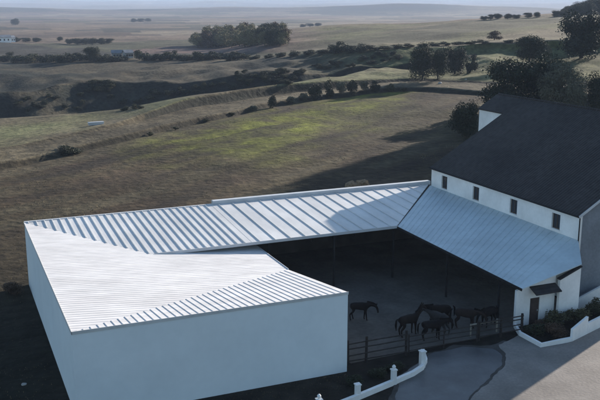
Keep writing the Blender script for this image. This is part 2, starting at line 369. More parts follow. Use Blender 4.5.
# ------------------------------------------------------------------ roof plane helper
def clip_line(poly, ax, c):      # where the line (coordinate ax = c) crosses a convex plan polygon
    o = 1 - ax; hits = []
    for i in range(len(poly)):
        a, b = poly[i], poly[(i + 1) % len(poly)]
        if (a[ax] - c) * (b[ax] - c) < 0:
            u = (c - a[ax]) / (b[ax] - a[ax]); hits.append(a[o] + u * (b[o] - a[o]))
    return (min(hits), max(hits)) if len(hits) >= 2 else None
def roof_panel(name, poly, zf, ax, spacing, ht, wd, m, parent, thick=0.06, ribs=True, offset=0.0, top=0.5, cap=None):
    """a sloping sheet over the plan polygon poly (counter-clockwise) with ribs at steps of coordinate ax"""
    b = MB()
    b.prism([(x, y, zf(x, y) - thick) for x, y in poly], [(x, y, zf(x, y)) for x, y in poly])
    if ribs:
        lo = min(q[ax] for q in poly); hi = max(q[ax] for q in poly); c = lo + offset + spacing * 0.5
        while c < hi - wd:
            h_ = clip_line(poly, ax, c)
            if h_ and h_[1] - h_[0] > 0.3:
                s0, s1 = h_[0] + 0.02, h_[1] - 0.02
                prof = [(-wd / 2, 0.0), (wd / 2, 0.0), (wd * top / 2, ht), (-wd * top / 2, ht)]
                def P(s, q):
                    xy = (c + q[0], s) if ax == 0 else (s, c + q[0]); return (xy[0], xy[1], zf(*xy) + q[1] - (0.01 if q[1] == 0 else 0))
                b.prism([P(s0, q) for q in prof], [P(s1, q) for q in prof])
            c += spacing
    o = b.build(name, m, parent)
    if cap: tag(o, cap)
    bmx = bmesh.new(); bmx.from_mesh(o.data); bmesh.ops.recalc_face_normals(bmx, faces=bmx.faces); bmx.to_mesh(o.data); bmx.free()
    return o

# ------------------------------------------------------------------ shed on the left and behind the yard
XL, YF, XR, YB, ZT = 5.85, 47.1, 23.5, 74.2, 5.6
sL, sB = 0.085, 0.063
zL = lambda x, y: ZT - sL * (x - XL)
ZE = zL(XR, 0)                                   # height of the inner eave of the left wing
YV = 57.4; sF = (ZT - ZE) / (YV - YF)
zF = lambda x, y: ZT - sF * (y - YF)
zB = lambda x, y: ZT - sB * (YB - y)
YE = 62.95                                        # inner eave of the back wing
XP = XL + (sB / sL) * (YB - YE)                  # where the back valley meets that eave
XD, XDE = 46.25, 36.15                            # valley against the house roof
shed = empty('stable_shed', (0, 0, 0)); shed.location = (XL, YF, 0)
tag(shed, 'large U-shaped stable shed with blue-grey walls and pale ribbed metal roofs around the yard', 'shed')
def P(mb, name, m, bevel=0.0, par=None):
    o = mb.build(name, m, par or shed, bevel)
    if (par or shed) is shed: o.location = (-XL, -YF, 0)
    return o
P(MB().prism([(XL, YF, -0.6), (XR, YF, -0.6), (XR, YF + 0.14, -0.6), (XL, YF + 0.14, -0.6)], [(XL, YF, ZT - .07), (XR, YF, ZT - .07), (XR, YF + .14, ZT - .1), (XL, YF + .14, ZT - .1)]), 'front_wall', M['shedwall'])
P(MB().box(XL, YF + .143, -0.6, XL + .14, YB - .143, ZT - .09), 'side_wall', M['shedwall'])
P(MB().box(XL, YB - .14, -0.6, XD - .1, YB, ZT - .09), 'back_wall', M['shadewall'])
# skirt flashings on wall heads and corner
P(MB().box(XL - .03, YF - .035, ZT - .16, XR + .03, YF - .003, ZT + .03), 'eave_trim', M['roofB'])
P(MB().box(XL - .035, YF - .035, ZT - .16, XL - .003, YB, ZT + .03), 'eave_trim', M['roofB'])
left_poly = [(XL, YF), (XR, YV), (XR, YB - 0.4), (XL + (sB / sL) * 0.0 + 7.9, YB - 0.4 - 0.0)]
left_poly = [(XL, YF), (XR, YV), (XR, YE + 2.6), (XP, YE), (XL, YB)]
roof_parts = []
o = roof_panel('side_roof', left_poly, zL, 1, 0.40, 0.014, 0.10, M['roofA'], shed); o.location = (-XL, -YF, 0)
o = roof_panel('front_roof', [(XL, YF), (XR, YF), (XR, YV)], zF, 0, 0.46, 0.035, 0.10, M['roofA'], shed); o.location = (-XL, -YF, 0)
XM = 22.6
o = roof_panel('back_roof', [(XL, YB), (XP, YE), (XM, YE), (XM, YB)], zB, 0, 0.66, 0.075, 0.13, M['roofB'], shed, top=0.45); o.location = (-XL, -YF, 0)
zB2 = lambda x, y: zB(x, y) + 0.01
o = roof_panel('back_roof', [(XM, YE), (XDE, YE), (XD, YB), (XM, YB)], zB2, 0, 1.36, 0.07, 0.06, M['roofB'], shed, top=0.7); o.location = (-XL, -YF, 0)
# fascia of the back wing eave, ridge flashing and low upstand behind
P(MB().box(XP + .3, YE - .05, zB(0, YE) - .20, XDE + .1, YE - .003, zB(0, YE) + .04), 'eave_beam', M['steel'])
P(MB().box(XL, YB - .02, ZT - .12, XM + .2, YB + .22, ZT + .06), 'ridge_flashing', M['steel'])
P(MB().box(XM + .2, YB - .02, ZT - .12, XD + .2, YB + .55, ZT + .34), 'ridge_flashing', M['steel'], 0.03)
P(MB().box(XR - .0, YF + .2, ZE - .3, XR + .04, YF + .24, ZT - .1), 'eave_trim', M['steel'])
mb = MB()
mb.bar((XR + .03, YV, ZE - .05), (XR + .03, YE + 2.4, ZE - .05), .05, .22)
P(mb, 'eave_trim', M['steel'])
for (x, y, z) in [(XR - .25, YF + 5.0, 4.6), (XR - .25, YV, ZE - .1), (XR - .25, 62.0, ZE - .1)] + [(x, YE + .35, zB(0, YE) - .1) for x in (24.2, 30.2, 36.0)]:
    P(MB().box(x - .07, y - .07, -.05, x + .07, y + .07, z), 'post', M['darksteel'])
mb = MB()
for x in (24.2, 28.2, 32.2): mb.box(x - .08, YE + .5, 4.25, x + .08, YB - .15, 4.45)
P(mb, 'roof_truss', M['darksteel'])
# inner partition of the left wing so that the space under the roof reads closed
P(MB().box(XR - 5.2, YF + .15, 0, XR - 5.08, YB - .15, 3.4), 'partition_wall', M['greywall'])

# ------------------------------------------------------------------ house
HX, HN, HF, HZ = 46.3, 51.57, 73.8, 7.6
slope = 0.588; RX = 57.4; RZ = HZ + slope * (RX - HX); BX = 58.3
AX, AY = 55.0, 78.3                                  # taller part behind, its eave and its far end
zR = lambda x: HZ + slope * (x - HX)
house = empty('farm_house', (HX, HN, 0))
tag(house, 'large white farmhouse with long dark tiled roof and four small windows under the eave', 'house')
def HP(mb, name, m, bevel=0.0, par=None):
    o = mb.build(name, m, par or house, bevel)
    if (par or house) is house: o.location = (-HX, -HN, 0)
    return o
wins = [((447, 182)), ((479, 193)), ((516, 207)), ((558, 222))]
wy = [71.35, 65.85, 60.05, 54.35]; ww, wz0, wz1 = 0.52, 5.68, 6.98
# facade with real openings: build from strips
mb = MB(); zlow, zhi = -0.3, HZ - .08
edges = [HN] + sum([[y - ww, y + ww] for y in sorted(wy)], []) + [HF]
for i in range(0, len(edges), 2): mb.box(HX, edges[i], zlow, HX + .3, edges[i + 1], zhi)
for y in wy:
    mb.box(HX, y - ww, zlow, HX + .3, y + ww, wz0); mb.box(HX, y - ww, wz1, HX + .3, y + ww, zhi)
HP(mb, 'front_wall', M['whitewall'])
for y in wy:
    fr = MB().box(HX + .14, y - ww, wz0, HX + .2, y - ww + .07, wz1).box(HX + .14, y + ww - .07, wz0, HX + .2, y + ww, wz1)
    fr.box(HX + .14, y - ww + .07, wz0, HX + .2, y + ww - .07, wz0 + .07).box(HX + .14, y - ww + .07, wz1 - .07, HX + .2, y + ww - .07, wz1).box(HX + .14, y - .03, wz0 + .07, HX + .2, y + .03, wz1 - .07)
    wf = HP(fr, 'window', M['woodframe'])
    pn = MB().box(HX + .16, y - ww + .04, wz0 + .04, HX + .18, y + ww - .04, wz1 - .04).build('pane', M['glass'], wf)
    sl_ = MB().box(HX - .06, y - ww - .05, wz0 - .06, HX + .13, y + ww + .05, wz0 - .003).build('sill', M['whitewall'], wf)
# gables (near one cement grey) and rear walls
def gable(y0, y1, m, name):
    pts = [(HX + .3, -.3), (BX, -.3), (BX, zR(RX) - (BX - RX) * .3 - .12), (RX, RZ - .12), (HX + .3, zR(HX + .3) - .12)]
    b = MB().prism([(x, y0, z) for x, z in pts][::1], [(x, y1, z) for x, z in pts]); return HP(b, name, m)
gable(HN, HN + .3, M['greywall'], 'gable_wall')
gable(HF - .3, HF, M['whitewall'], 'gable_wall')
HP(MB().box(BX - .3, HN + .303, -.3, BX - .001, AY - .01, 11.8), 'rear_wall', M['whitewall'])
HP(MB().box(AX, HF + .003, -.3, AX + .3, AY, zR(AX) - .12), 'side_wall', M['whitewall'])
HP(MB().prism([(x, AY - .3, z) for x, z in ((AX + .3, -.3), (BX, -.3), (BX, 13.0), (RX, RZ - .12), (AX + .3, zR(AX + .3) - .12))], [(x, AY, z) for x, z in ((AX + .3, -.3), (BX, -.3), (BX, 13.0), (RX, RZ - .12), (AX + .3, zR(AX + .3) - .12))]), 'gable_wall', M['whitewall'])
rb = MB(); th = .14; ov = .22
def slab(x0, y0, x1, y1):
    rb.prism([(x0, y0, zR(x0) - th), (x1, y0, zR(x1) - th), (x1, y1, zR(x1) - th), (x0, y1, zR(x0) - th)], [(x0, y0, zR(x0)), (x1, y0, zR(x1)), (x1, y1, zR(x1)), (x0, y1, zR(x0))])
slab(HX - .25, HN - ov, RX, HF + .06)
slab(AX - .10, HF + .062, RX, AY + .15)
zk = RZ - (BX + .3 - RX) * .3
rb.prism([(RX + .003, HN - ov, RZ - th), (BX + .3, HN - ov, zk - th), (BX + .3, AY + .15, zk - th), (RX + .003, AY + .15, RZ - th)], [(RX + .003, HN - ov, RZ), (BX + .3, HN - ov, zk), (BX + .3, AY + .15, zk), (RX + .003, AY + .15, RZ)])
roof = HP(rb, 'roof', M['tiles'])
rc = MB(); 
for i in range(56):
    y0 = HN - ov + i * .48; rc.tube([(RX, y0, RZ + .0), (RX, min(y0 + .5, AY + .15), RZ + .02)], [.13, .11], 8)
rc.build('ridge_tiles', M['tiles'], roof)
vt = MB().bar((HX - .25, HN - ov - .02, zR(HX - .25) - .06), (RX, HN - ov - .02, RZ - .06), .05, .2)
vt.build('verge_board', M['steel'], roof)
gt = MB().tube([(HX - .33, HN - .2, HZ - .16), (HX - .33, HF, HZ - .13)], [.07, .07], 8); HP(gt, 'gutter', M['darksteel'])
HP(MB().tube([(HX - .05, HN - .10, HZ - .3), (HX - .05, HN - .10, 0.0)], [.05, .05], 8), 'drainpipe', M['darksteel'])
# porch roof along the front: twisted sheet between wall and inner eave
e0 = Vector((XDE, YE + .05, zB(0, YE) - .02)); e1 = Vector((38.85, 48.75, 3.22))
w0 = Vector((HX - .01, YB - .1, 5.52)); w1 = Vector((HX - .01, HN - .05, 5.42))
NU, NV = 30, 8; pv = []; pf = []
for i in range(NU + 1):
    a = w0.lerp(w1, i / NU); b = e0.lerp(e1, i / NU)
    for j in range(NV + 1): pv.append(tuple(a.lerp(b, j / NV)))
for i in range(NU):
    for j in range(NV):
        k = i * (NV + 1) + j; pf.append([k, k + 1, k + NV + 2, k + NV + 1])
o = mesh('porch_roof', pv, pf, M['roofC'], house); o.location = (-HX, -HN, 0)
sd = o.modifiers.new('thickness', 'SOLIDIFY'); sd.thickness = 0.07; sd.offset = -1
HPT = MB().prism([tuple(q + Vector((0, 0, -.07))) for q in (e1, Vector((44.3, 48.72, 4.50)), w1)], [tuple(q + Vector((0, 0, .002))) for q in (e1, Vector((44.3, 48.72, 4.50)), w1)])
HPT.build('roof_apron', M['roofC'], o)
rbm = MB()
for i in range(1, 28):
    u = i / 28; a = w0.lerp(w1, u); b = e0.lerp(e1, u); up = Vector((0, 0, .012)); rbm.bar(a + up + (b - a) * .01, b + up - (b - a) * .005, .04, .022)
rbm.build('roof_ribs', M['roofC'], o)
ev = MB().bar(e0 + Vector((-.03, 0, -.1)), e1 + Vector((-.03, 0, -.1)), .05, .2); HP(ev, 'porch_fascia', M['darksteel'])
vf = MB().bar(w0 + Vector((0, 0.05, .02)), e0 + Vector((0, .05, .02)), .22, .03); HP(vf, 'valley_flashing', M['darksteel'])
for u in (.42, .82):
    q = e0.lerp(e1, u); HP(MB().box(q.x + .24, q.y - .07, -.05, q.x + .38, q.y + .07, q.z - .06), 'post', M['darksteel'])
# end wall of the porch with the door
EY = 49.25
x0, x1 = 38.75, 42.35
d0, d1 = 40.05, 40.95
def ez(x): return 3.02 + (x - 38.9) * .30
mb = MB()
def pier(xa, xb, zb):
    mb.prism([(xa, EY, zb), (xb, EY, zb), (xb, EY + .22, zb), (xa, EY + .22, zb)], [(xa, EY, ez(xa) - .08), (xb, EY, ez(xb) - .08), (xb, EY + .22, ez(xb) - .08), (xa, EY + .22, ez(xa) - .08)])
pier(x0, d0, -.05); pier(d1, x1, -.05); pier(d0, d1, 2.12)
HP(mb, 'end_wall', M['whitewall'])
dr = HP(MB().box(d0 + .02, EY + .06, 0.02, d1 - .02, EY + .12, 2.10), 'door', M['door'])
MB().box(d1 - .16, EY + .03, 1.0, d1 - .12, EY + .058, 1.12).build('handle', M['steel'], dr)
HP(MB().prism([(39.9, EY - .85, 2.62), (42.3, EY - .85, 2.62), (42.3, EY - .002, 3.02), (39.9, EY - .002, 3.02)], [(39.9, EY - .85, 2.70), (42.3, EY - .85, 2.70), (42.3, EY - .002, 3.10), (39.9, EY - .002, 3.10)]), 'door_hood', M['tiles'])
HP(MB().prism([(42.36, 48.75, -.05), (44.3, 48.75, -.05), (44.3, 49.0, -.05), (42.36, 49.0, -.05)], [(42.36, 48.75, 3.45), (44.3, 48.75, 4.2), (44.3, 49.0, 4.2), (42.36, 49.0, 3.45)]), 'wing_wall', M['whitewall'])
HP(MB().prism([(42.30, 48.68, 3.45), (44.36, 48.68, 4.24), (44.36, 49.07, 4.24), (42.30, 49.07, 3.45)], [(42.30, 48.68, 3.53), (44.36, 48.68, 4.32), (44.36, 49.07, 4.32), (42.30, 49.07, 3.53)]), 'wall_coping', M['tiles'])

# ------------------------------------------------------------------ trees
def crown_mesh(name, seed, rx, rz_, n, leaf, cz, lobes=9, flat=0.8, mat_=None, squash=1.0):
    r = np.random.default_rng(seed)
    L = []
    for i in range(lobes):
        a = r.uniform(0, 2 * math.pi); rad = rx * 0.62 * math.sqrt(r.uniform(0, 1)); h = cz + rz_ * r.uniform(-.55, .62)
        k = 1 - 0.45 * abs(h - cz) / rz_
        L.append((rad * math.cos(a) * k, rad * math.sin(a) * k, h, rx * r.uniform(.30, .52), rz_ * r.uniform(.26, .46)))
    wts = np.array([q[3] ** 2 for q in L]); wts /= wts.sum()
    idx = r.choice(lobes, n, p=wts); d = r.normal(size=(n, 3)); d /= np.linalg.norm(d, axis=1)[:, None]
    rr = 1 - 0.55 * r.uniform(0, 1, n) ** 2
    rr *= 1 + 0.22 * np.sin(5 * d[:, 0] + seed) * np.sin(6 * d[:, 1] + 2 * seed) + 0.1 * r.normal(size=n)
    Lb = np.array(L); P0 = Lb[idx, :3] + d * rr[:, None] * np.stack([Lb[idx, 3], Lb[idx, 3], Lb[idx, 4]], 1)
    u = r.normal(size=(n, 3)); u /= np.linalg.norm(u, axis=1)[:, None]
    v = np.cross(u, d + 0.6 * r.normal(size=(n, 3))); v /= (np.linalg.norm(v, axis=1)[:, None] + 1e-6)
    s = leaf * r.uniform(.6, 1.35, n)[:, None]
    Q = np.stack([P0 - u * s - v * s * .5, P0 + u * s * .2 - v * s * .62, P0 + u * s + v * s * .1, P0 - u * s * .1 + v * s * .62], 1).reshape(-1, 3)
    me = bpy.data.meshes.new(name); me.vertices.add(4 * n); me.vertices.foreach_set('co', Q.ravel())
    me.loops.add(4 * n); me.loops.foreach_set('vertex_index', np.arange(4 * n)); me.polygons.add(n)
    me.polygons.foreach_set('loop_start', np.arange(n) * 4); me.update(calc_edges=True)
    base = r.uniform(0, 1, lobes)[idx] * 0.5 + r.uniform(0, .5, n)
    at = me.attributes.new('tint', 'FLOAT', 'POINT'); at.data.foreach_set('value', np.repeat(base, 4).astype(np.float32))
    me.materials.append(mat_); return me
def trunk_mesh(name, seed, h, r0, spread, n=5):
    r = random.Random(seed); b = MB()
    b.tube([(0, 0, -.4), (r.uniform(-.1, .1), r.uniform(-.1, .1), h * .5), (r.uniform(-.15, .15), r.uniform(-.15, .15), h * 1.15)], [r0 * 1.25, r0 * .9, r0 * .45])
    for i in range(n):
        a = 2 * math.pi * (i + r.random() * .6) / n; z0 = h * r.uniform(.55, .95); e = spread * r.uniform(.5, .85)
        b.tube([(0, 0, z0), (math.cos(a) * e * .5, math.sin(a) * e * .5, z0 + h * .35), (math.cos(a) * e, math.sin(a) * e, z0 + h * r.uniform(.5, .9))], [r0 * .5, r0 * .3, r0 * .08], 5)
    me = bpy.data.meshes.new(name); me.from_pydata(b.V, [], b.F); me.update(); me.materials.append(M['bark']); return me
# unit trees are 1 m tall with a crown 1 m wide; kinds by foliage
UNIT = {}
def kind(key, mats, n, leaf, cz, rz_, lobes, seeds, trunkh=.3):
    UNIT[key] = [(crown_mesh('crown', s, .5, rz_, n, leaf, cz, lobes, mat_=M[mats]), trunk_mesh('trunk', s, trunkh, .035, .35)) for s in seeds]
kind('dark', 'leaf_dark', 11000, .0185, .47, .50, 20, (11, 12, 13, 14), .25)
kind('silver', 'leaf_silver', 10000, .0165, .50, .48, 20, (21, 22))
kind('olive', 'leaf_olive', 3000, .032, .48, .50, 13, (31, 32, 33))
kind('grove', 'leaf_grove', 2600, .032, .5, .5, 14, (81, 82, 83), .2)
kind('brown', 'leaf_brown', 3200, .028, .48, .5, 11, (41,))
kind('bush', 'leaf_dark', 2600, .038, .40, .56, 11, (51, 52, 53), .2)
kind('scrub', 'leaf_olive', 2200, .038, .44, .50, 9, (61, 62, 63), .2)
kind('pale', 'leaf_silver', 2200, .038, .44, .50, 9, (71, 72), .2)
def place_tree(key, x, y, z, wdt, hgt, label, cat='tree', group=None, var=None, name=None, rz=None, parts=True):
    lst = UNIT[key]; cm, tm = lst[(var if var is not None else random.randrange(len(lst))) % len(lst)]
    t = empty(name or cat.replace(' ', '_'), (x, y, z - .05), rz if rz is not None else random.uniform(0, 6.28)); t.scale = (wdt, wdt, hgt)
    tag(t, label, cat, group)
    if parts:
        a = bpy.data.objects.new('trunk', tm); COL.objects.link(a); a.parent = t
    c = bpy.data.objects.new('crown', cm); COL.objects.link(c); c.parent = t
    return t
def tree_px(key, xp, yb, wp, hp, label, cat='tree', group=None, var=None, name=None, zoff=0.0):
    x, y, z = hit(xp, yb); D = math.hypot(x, y) / cp
    return place_tree(key, x, y, z, 1.12 * wp * D / f, 1.05 * hp * D / f, label, cat, group, var, name)
G1 = 'trees behind the farmhouse'
tree_px('dark', 465, 137, 33, 36, 'dark round tree left of the white gable triangle of the farmhouse', group=G1, var=0)
tree_px('dark', 507, 112, 50, 52, 'broad dark tree directly behind the farmhouse roof peak', group=G1, var=1)
tree_px('dark', 538, 108, 42, 50, 'dark tree between the roof peak and the greyish-olive tree', group=G1, var=2)
tree_px('silver', 556, 112, 38, 50, 'greyish-olive tree rising behind the middle of the farmhouse ridge', group=G1, var=0)
tree_px('silver', 575, 114, 28, 40, 'smaller greyish-olive tree to the right of the taller greyish one', group=G1, var=1)
tree_px('dark', 596, 114, 24, 38, 'dark tree cut by the right frame edge above the farmhouse ridge', group=G1, var=3)
tree_px('dark', 530, 63, 29, 26, 'round dark tree standing alone on the slope above the greyish-olive trees', var=1)
tree_px('silver', 546, 62, 9, 17, 'thin pale bush touching the right side of the round slope tree', 'bush', var=1)
tree_px('dark', 582, 58, 50, 44, 'largest dark round tree on the slope at the upper right', var=0)
G2 = 'clump of trees on the mid slope'
tree_px('dark', 421, 81, 25, 35, 'tallest, leftmost tree of the clump on the mid slope', group=G2, var=2)
tree_px('dark', 439, 80, 17, 29, 'narrow middle tree of the clump on the mid slope', group=G2, var=3)
tree_px('dark', 455, 74, 26, 27, 'wide right-hand tree of the clump on the mid slope', group=G2, var=0)
tree_px('bush', 471, 73, 12, 18, 'low bush ending the clump on the mid slope at its right', 'bush', G2, var=1)
tree_px('brown', 495, 40, 15, 9, 'reddish-brown tree on the thin hedge line of the green hill', var=0)
tree_px('bush', 69, 154, 26, 9, 'dark spreading bush alone on the field bank above the shed', 'bush', var=0)
G3 = 'bushes along the field bank'
for i, (xp, yb, wp, hp, k) in enumerate([(150, 136, 7, 4, 'scrub'), (176, 130, 6, 4, 'scrub'), (206, 122, 8, 4, 'scrub'), (232, 116, 7, 4, 'scrub'), (253, 111, 9, 6, 'pale'), (272, 108, 9, 14, 'bush'), (291, 104, 10, 8, 'pale'), (304, 101, 10, 8, 'pale'), (315, 99, 13, 15, 'bush'), (329, 97, 11, 17, 'bush'), (341, 95, 12, 13, 'pale'), (352, 94, 10, 14, 'bush'), (364, 93, 11, 11, 'pale'), (376, 92, 12, 10, 'bush'), (390, 92, 11, 8, 'scrub'), (404, 92, 9, 5, 'scrub')]):
    nm = {'scrub': 'low olive scrub bush on the bank below the terrace', 'pale': 'pale greyish bush among darker ones on the field bank', 'bush': 'dark leafy bush on the bank at the head of the green field'}[k]
    tree_px(k, xp, yb, wp, hp, nm, 'bush', G3, var=i)
G4 = 'hedge trees across the valley'
hedge = []
r4 = random.Random(4); xq = 2.0
while xq < 250:
    hedge.append((xq, 62.5 - xq * .012 + r4.uniform(-1, 1), r4.uniform(8, 15), r4.uniform(5, 10))); xq += r4.uniform(5, 9)
for i, (xp, yb, wp, hp) in enumerate(hedge):
    if 125 < xp < 133: continue
    k = 'bush' if i % 4 else 'olive'
    tree_px(k, xp, yb, wp * 1.35, hp * .95, 'small dark hedge tree in the line across the valley' if k == 'bush' else 'small olive hedge tree in the line across the valley', 'tree', G4, var=i)
tree_px('dark', 93, 62, 17, 15, 'tallest tree in the dark hedge line across the valley', 'tree', G4, var=1)
G5 = 'bushes on the upper hedge line'
for i, (xp, yb, wp, hp) in enumerate([(255, 59, 9, 4), (268, 58, 8, 4), (280, 57, 9, 5), (294, 56, 9, 5), (308, 54, 10, 4), (322, 53.5, 10, 4), (334, 53, 10, 8), (341, 53, 13, 11), (352, 52.5, 11, 7), (362, 52, 12, 8), (374, 51, 10, 5), (386, 50, 10, 4), (398, 48, 10, 4), (410, 47, 9, 3.5), (422, 46.5, 9, 3.5), (434, 46, 9, 3.5), (446, 45.5, 9, 3.5), (458, 45, 9, 3.5), (470, 44.5, 9, 3.5), (482, 44, 9, 3.5), (508, 43, 8, 3.5)]):
    tree_px('bush', xp, yb, wp * 1.5, hp, 'dark bush in the thin hedge line crossing the green hill', 'bush', G5, var=i)
G6 = 'far grove beyond the valley'
r6 = random.Random(9)
for i in range(84):
    xp = r6.uniform(196, 284); yb = 49.5 - (xp - 196) * .045 - r6.uniform(0, 7)
    hp = r6.uniform(12, 18) * (0.75 if xp < 205 else 1); k = 'dark' if 262 < xp < 279 and r6.random() < .8 else ('grove' if r6.random() < .8 else 'brown')
    tree_px(k, xp, yb, r6.uniform(12, 19), hp, {'dark': 'dark tree at the right end of the far grove', 'grove': 'olive-green tree standing in the far grove', 'brown': 'brownish tree standing in the far grove'}[k], 'tree', G6, var=i)
G7 = 'trees along the far plain'
for i, (xp, yb, wp, hp) in enumerate([(70, 44, 10, 5), (77, 44.5, 11, 6), (85, 44.5, 11, 6), (93, 44.5, 11, 6), (101, 44, 11, 6), (109, 43.5, 10, 5)]):
    tree_px('dark', xp, yb, wp, hp, 'dark tree in the short row on the far plain', 'tree', 'row of trees on the far plain', var=i)
for i, (xp, yb, wp, hp) in enumerate([(16, 42, 10, 5), (26, 42, 10, 4), (37, 42, 9, 4), (60, 41, 6, 4)]):
    tree_px('dark', xp, yb, wp, hp, 'dark tree beside the far white farm buildings', 'tree', 'trees by the far farm', var=i)
tree_px('dark', 15, 25, 8, 6, 'lone hazy tree far out on the plain at the left', 'tree', var=2)
for i, (xp, yb, wp, hp) in enumerate([(134, 22, 8, 3.5), (141, 22, 8, 3.5), (148, 21.5, 7, 3)]):
    tree_px('dark', xp, yb, wp, hp, 'hazy tree in the faint far row left of the grove', 'tree', 'faint far row of trees', var=i)
for i, (xp, yb, wp, hp) in enumerate([(303, 27, 8, 3), (310, 26.5, 9, 3), (318, 26, 8, 3)]):
    tree_px('dark', xp, yb, wp, hp, 'small tree in the short row on the hill crest right of the grove', 'tree', 'short row on the hill crest', var=i)
for i, (xp, yb, wp, hp) in enumerate([(484, 20, 8, 4), (491, 19.5, 8, 5), (498, 19, 9, 5), (508, 19, 9, 5), (516, 18.5, 9, 4), (528, 18, 9, 5), (537, 17.5, 7, 5), (556, 17, 9, 6)]):
    tree_px('dark', xp, yb, wp, hp, 'small tree on the skyline of the green hill', 'tree', 'skyline trees on the green hill', var=i)
r8 = random.Random(5)
for i in range(46):
    xp = r8.uniform(564, 640); yb = 16.5 - (xp - 564) * .085 + r8.uniform(-2.0, .5)
    x, y, z = hit(xp, yb)
    tree_px('dark', xp, yb, r8.uniform(9, 14), min(5 + (xp - 560) * .24, 13) * r8.uniform(.85, 1.1), 'dark tree of the wooded hilltop at the upper right corner', 'tree', 'wood on the hilltop', var=i)
# tall trees up the slope beyond the right edge of the picture: their long shadows lie over the field behind the shed
for i, (x, y, hh) in enumerate([(149.5, 153.5, 25), (150.5, 150.0, 29), (151, 146.5, 32), (152, 143, 33), (151.5, 139.5, 33), (152.5, 136, 32), (152, 132.5, 31), (153, 129, 30)]):
    place_tree('dark', x, y, hz(x, y), 9.0, hh * 1.32, 'tall dark tree in the row on the slope right of the farmhouse', 'tree', 'tall trees right of the farmhouse', var=i)
# scrub in the valley, one by one
r9 = random.Random(12); G9 = 'scrub bushes in the valley'
for i in range(150):
    xp, yb = r9.choice([(r9.uniform(10, 145), r9.uniform(96, 112)), (r9.uniform(150, 300), 0), (r9.uniform(236, 292), r9.uniform(72, 84)), (r9.uniform(296, 400), 0), (r9.uniform(88, 112), r9.uniform(84, 92))])
    if yb == 0: yb = (100 - (xp - 150) * .115 + r9.uniform(-7, -1)) if xp < 296 else (78 - (xp - 296) * .17 + r9.uniform(-8, 0))
    tree_px(r9.choice(['bush', 'scrub', 'bush']), xp, yb, r9.uniform(5, 11), r9.uniform(2.5, 5), 'low dark scrub bush on the shaded valley side', 'bush', G9, var=i)
# shrubs of the right-hand planter
GP_ = 'shrubs in the white-walled bed'
for i, (x, y, wd, h_, k, lb) in enumerate([(39.3, 47.6, 2.0, 1.0, 'bush', 'low dark shrub at the near corner of the white-walled bed'), (40.4, 46.7, 2.0, 1.15, 'brown', 'brownish shrub in the middle of the white-walled bed'), (41.4, 47.9, 2.6, 1.7, 'scrub', 'tall olive shrub below the white wing wall'), (40.3, 48.1, 1.6, 0.8, 'brown', 'low brownish shrub in front of the porch door'), (43.6, 47.9, 2.4, 1.6, 'scrub', 'olive shrub at the right end of the white-walled bed'), (46.3, 48.9, 2.4, 1.5, 'scrub', 'olive shrub in front of the grey gable wall')]):
    place_tree(k, x, y, 0.0, wd, h_, lb, 'shrub', GP_, var=i)
place_tree('brown', 4.3, 72.2, 0, 2.2, 1.2, 'reddish-brown bush at the far corner of the shed side wall', 'bush', var=0)
place_tree('scrub', 2.6, 73.5, 0, 2.0, 1.0, 'olive weed bush behind the reddish-brown one near the shed', 'bush', var=1)
# shrubs in the left planter bed
for i, (x, y, wd, h_, lb) in enumerate([(25.0, 45.6, 1.6, .8, 'low dark shrub behind the finial post of the white wall'), (26.6, 46.2, 1.5, .7, 'low dark shrub near the pillar end of the white wall'), (22.9, 44.9, 1.4, .9, 'dark shrub beside the plain white post')]):
    place_tree('bush', x, y, 0, wd, h_, lb, 'shrub', 'shrubs behind the low white wall', var=i)

# dry weeds over the near field: uncountable
def weeds():
    n = 9000; Vt = []; tint = []
    Vw = np.zeros(((n + 1800) * 6, 3)); k = 0; r = np.random.default_rng(3); T = np.zeros((n + 1800) * 6, dtype=np.float32)
    tries = 0
    while k < n + 1800 and tries < n * 14:
        tries += 1
        D = math.sqrt(r.uniform(76 ** 2, 225 ** 2)) if r.random() < .7 else r.uniform(76, 140)
        t = math.radians(r.uniform(-24, 23)); ct, st = math.cos(t), math.sin(t)
        x = (Fh[0] * ct + R[0] * st) * D; y = (Fh[1] * ct + R[1] * st) * D
        near = k >= n
        if near:
            x, y = (r.uniform(-6, 5.4), r.uniform(38, 73)) if r.random() < .6 else (r.uniform(5.8, 23.5), 46.95 - abs(r.normal()) * 1.6)
        if not near and x > 4 and y < 75.6 and x < 64: continue
        if not near and 45 < x < 63 and y < 80: continue
        cl = fbm(x, y, 5, 3) + .5 * fbm(x, y, 26, 2)
        if not near and cl < r.uniform(-.5, .55): continue
        z = hz(x, y); s = r.uniform(.06, .14) * (1 + clamp(cl)); 
        if near: s *= .55
        for a in (0, 1):
            an = r.uniform(0, 6.28); dx, dy = math.cos(an) * s * .22, math.sin(an) * s * .22; i = k * 6 + a * 3
            Vw[i] = (x - dx, y - dy, z - .05); Vw[i + 1] = (x + dx, y + dy, z - .05); Vw[i + 2] = (x + r.uniform(-.5, .5) * s, y + r.uniform(-.5, .5) * s, z + s * r.uniform(.7, 1.3))
            T[i:i + 3] = clamp(r.uniform(0, .6) + .4 * cl)
        k += 1
    Vw = Vw[:k * 6]; T = T[:k * 6]; nf = k * 2
    me = bpy.data.meshes.new('dry_weeds'); me.vertices.add(nf * 3); me.vertices.foreach_set('co', Vw.ravel())
    me.loops.add(nf * 3); me.loops.foreach_set('vertex_index', np.arange(nf * 3)); me.polygons.add(nf); me.polygons.foreach_set('loop_start', np.arange(nf) * 3)
    me.update(calc_edges=True); at = me.attributes.new('tint', 'FLOAT', 'POINT'); at.data.foreach_set('value', T)
    tag(link('dry_weeds', me, M['leaf_straw']), 'dry weeds and stubble covering the field behind the shed', 'weeds', kind='stuff')
weeds()

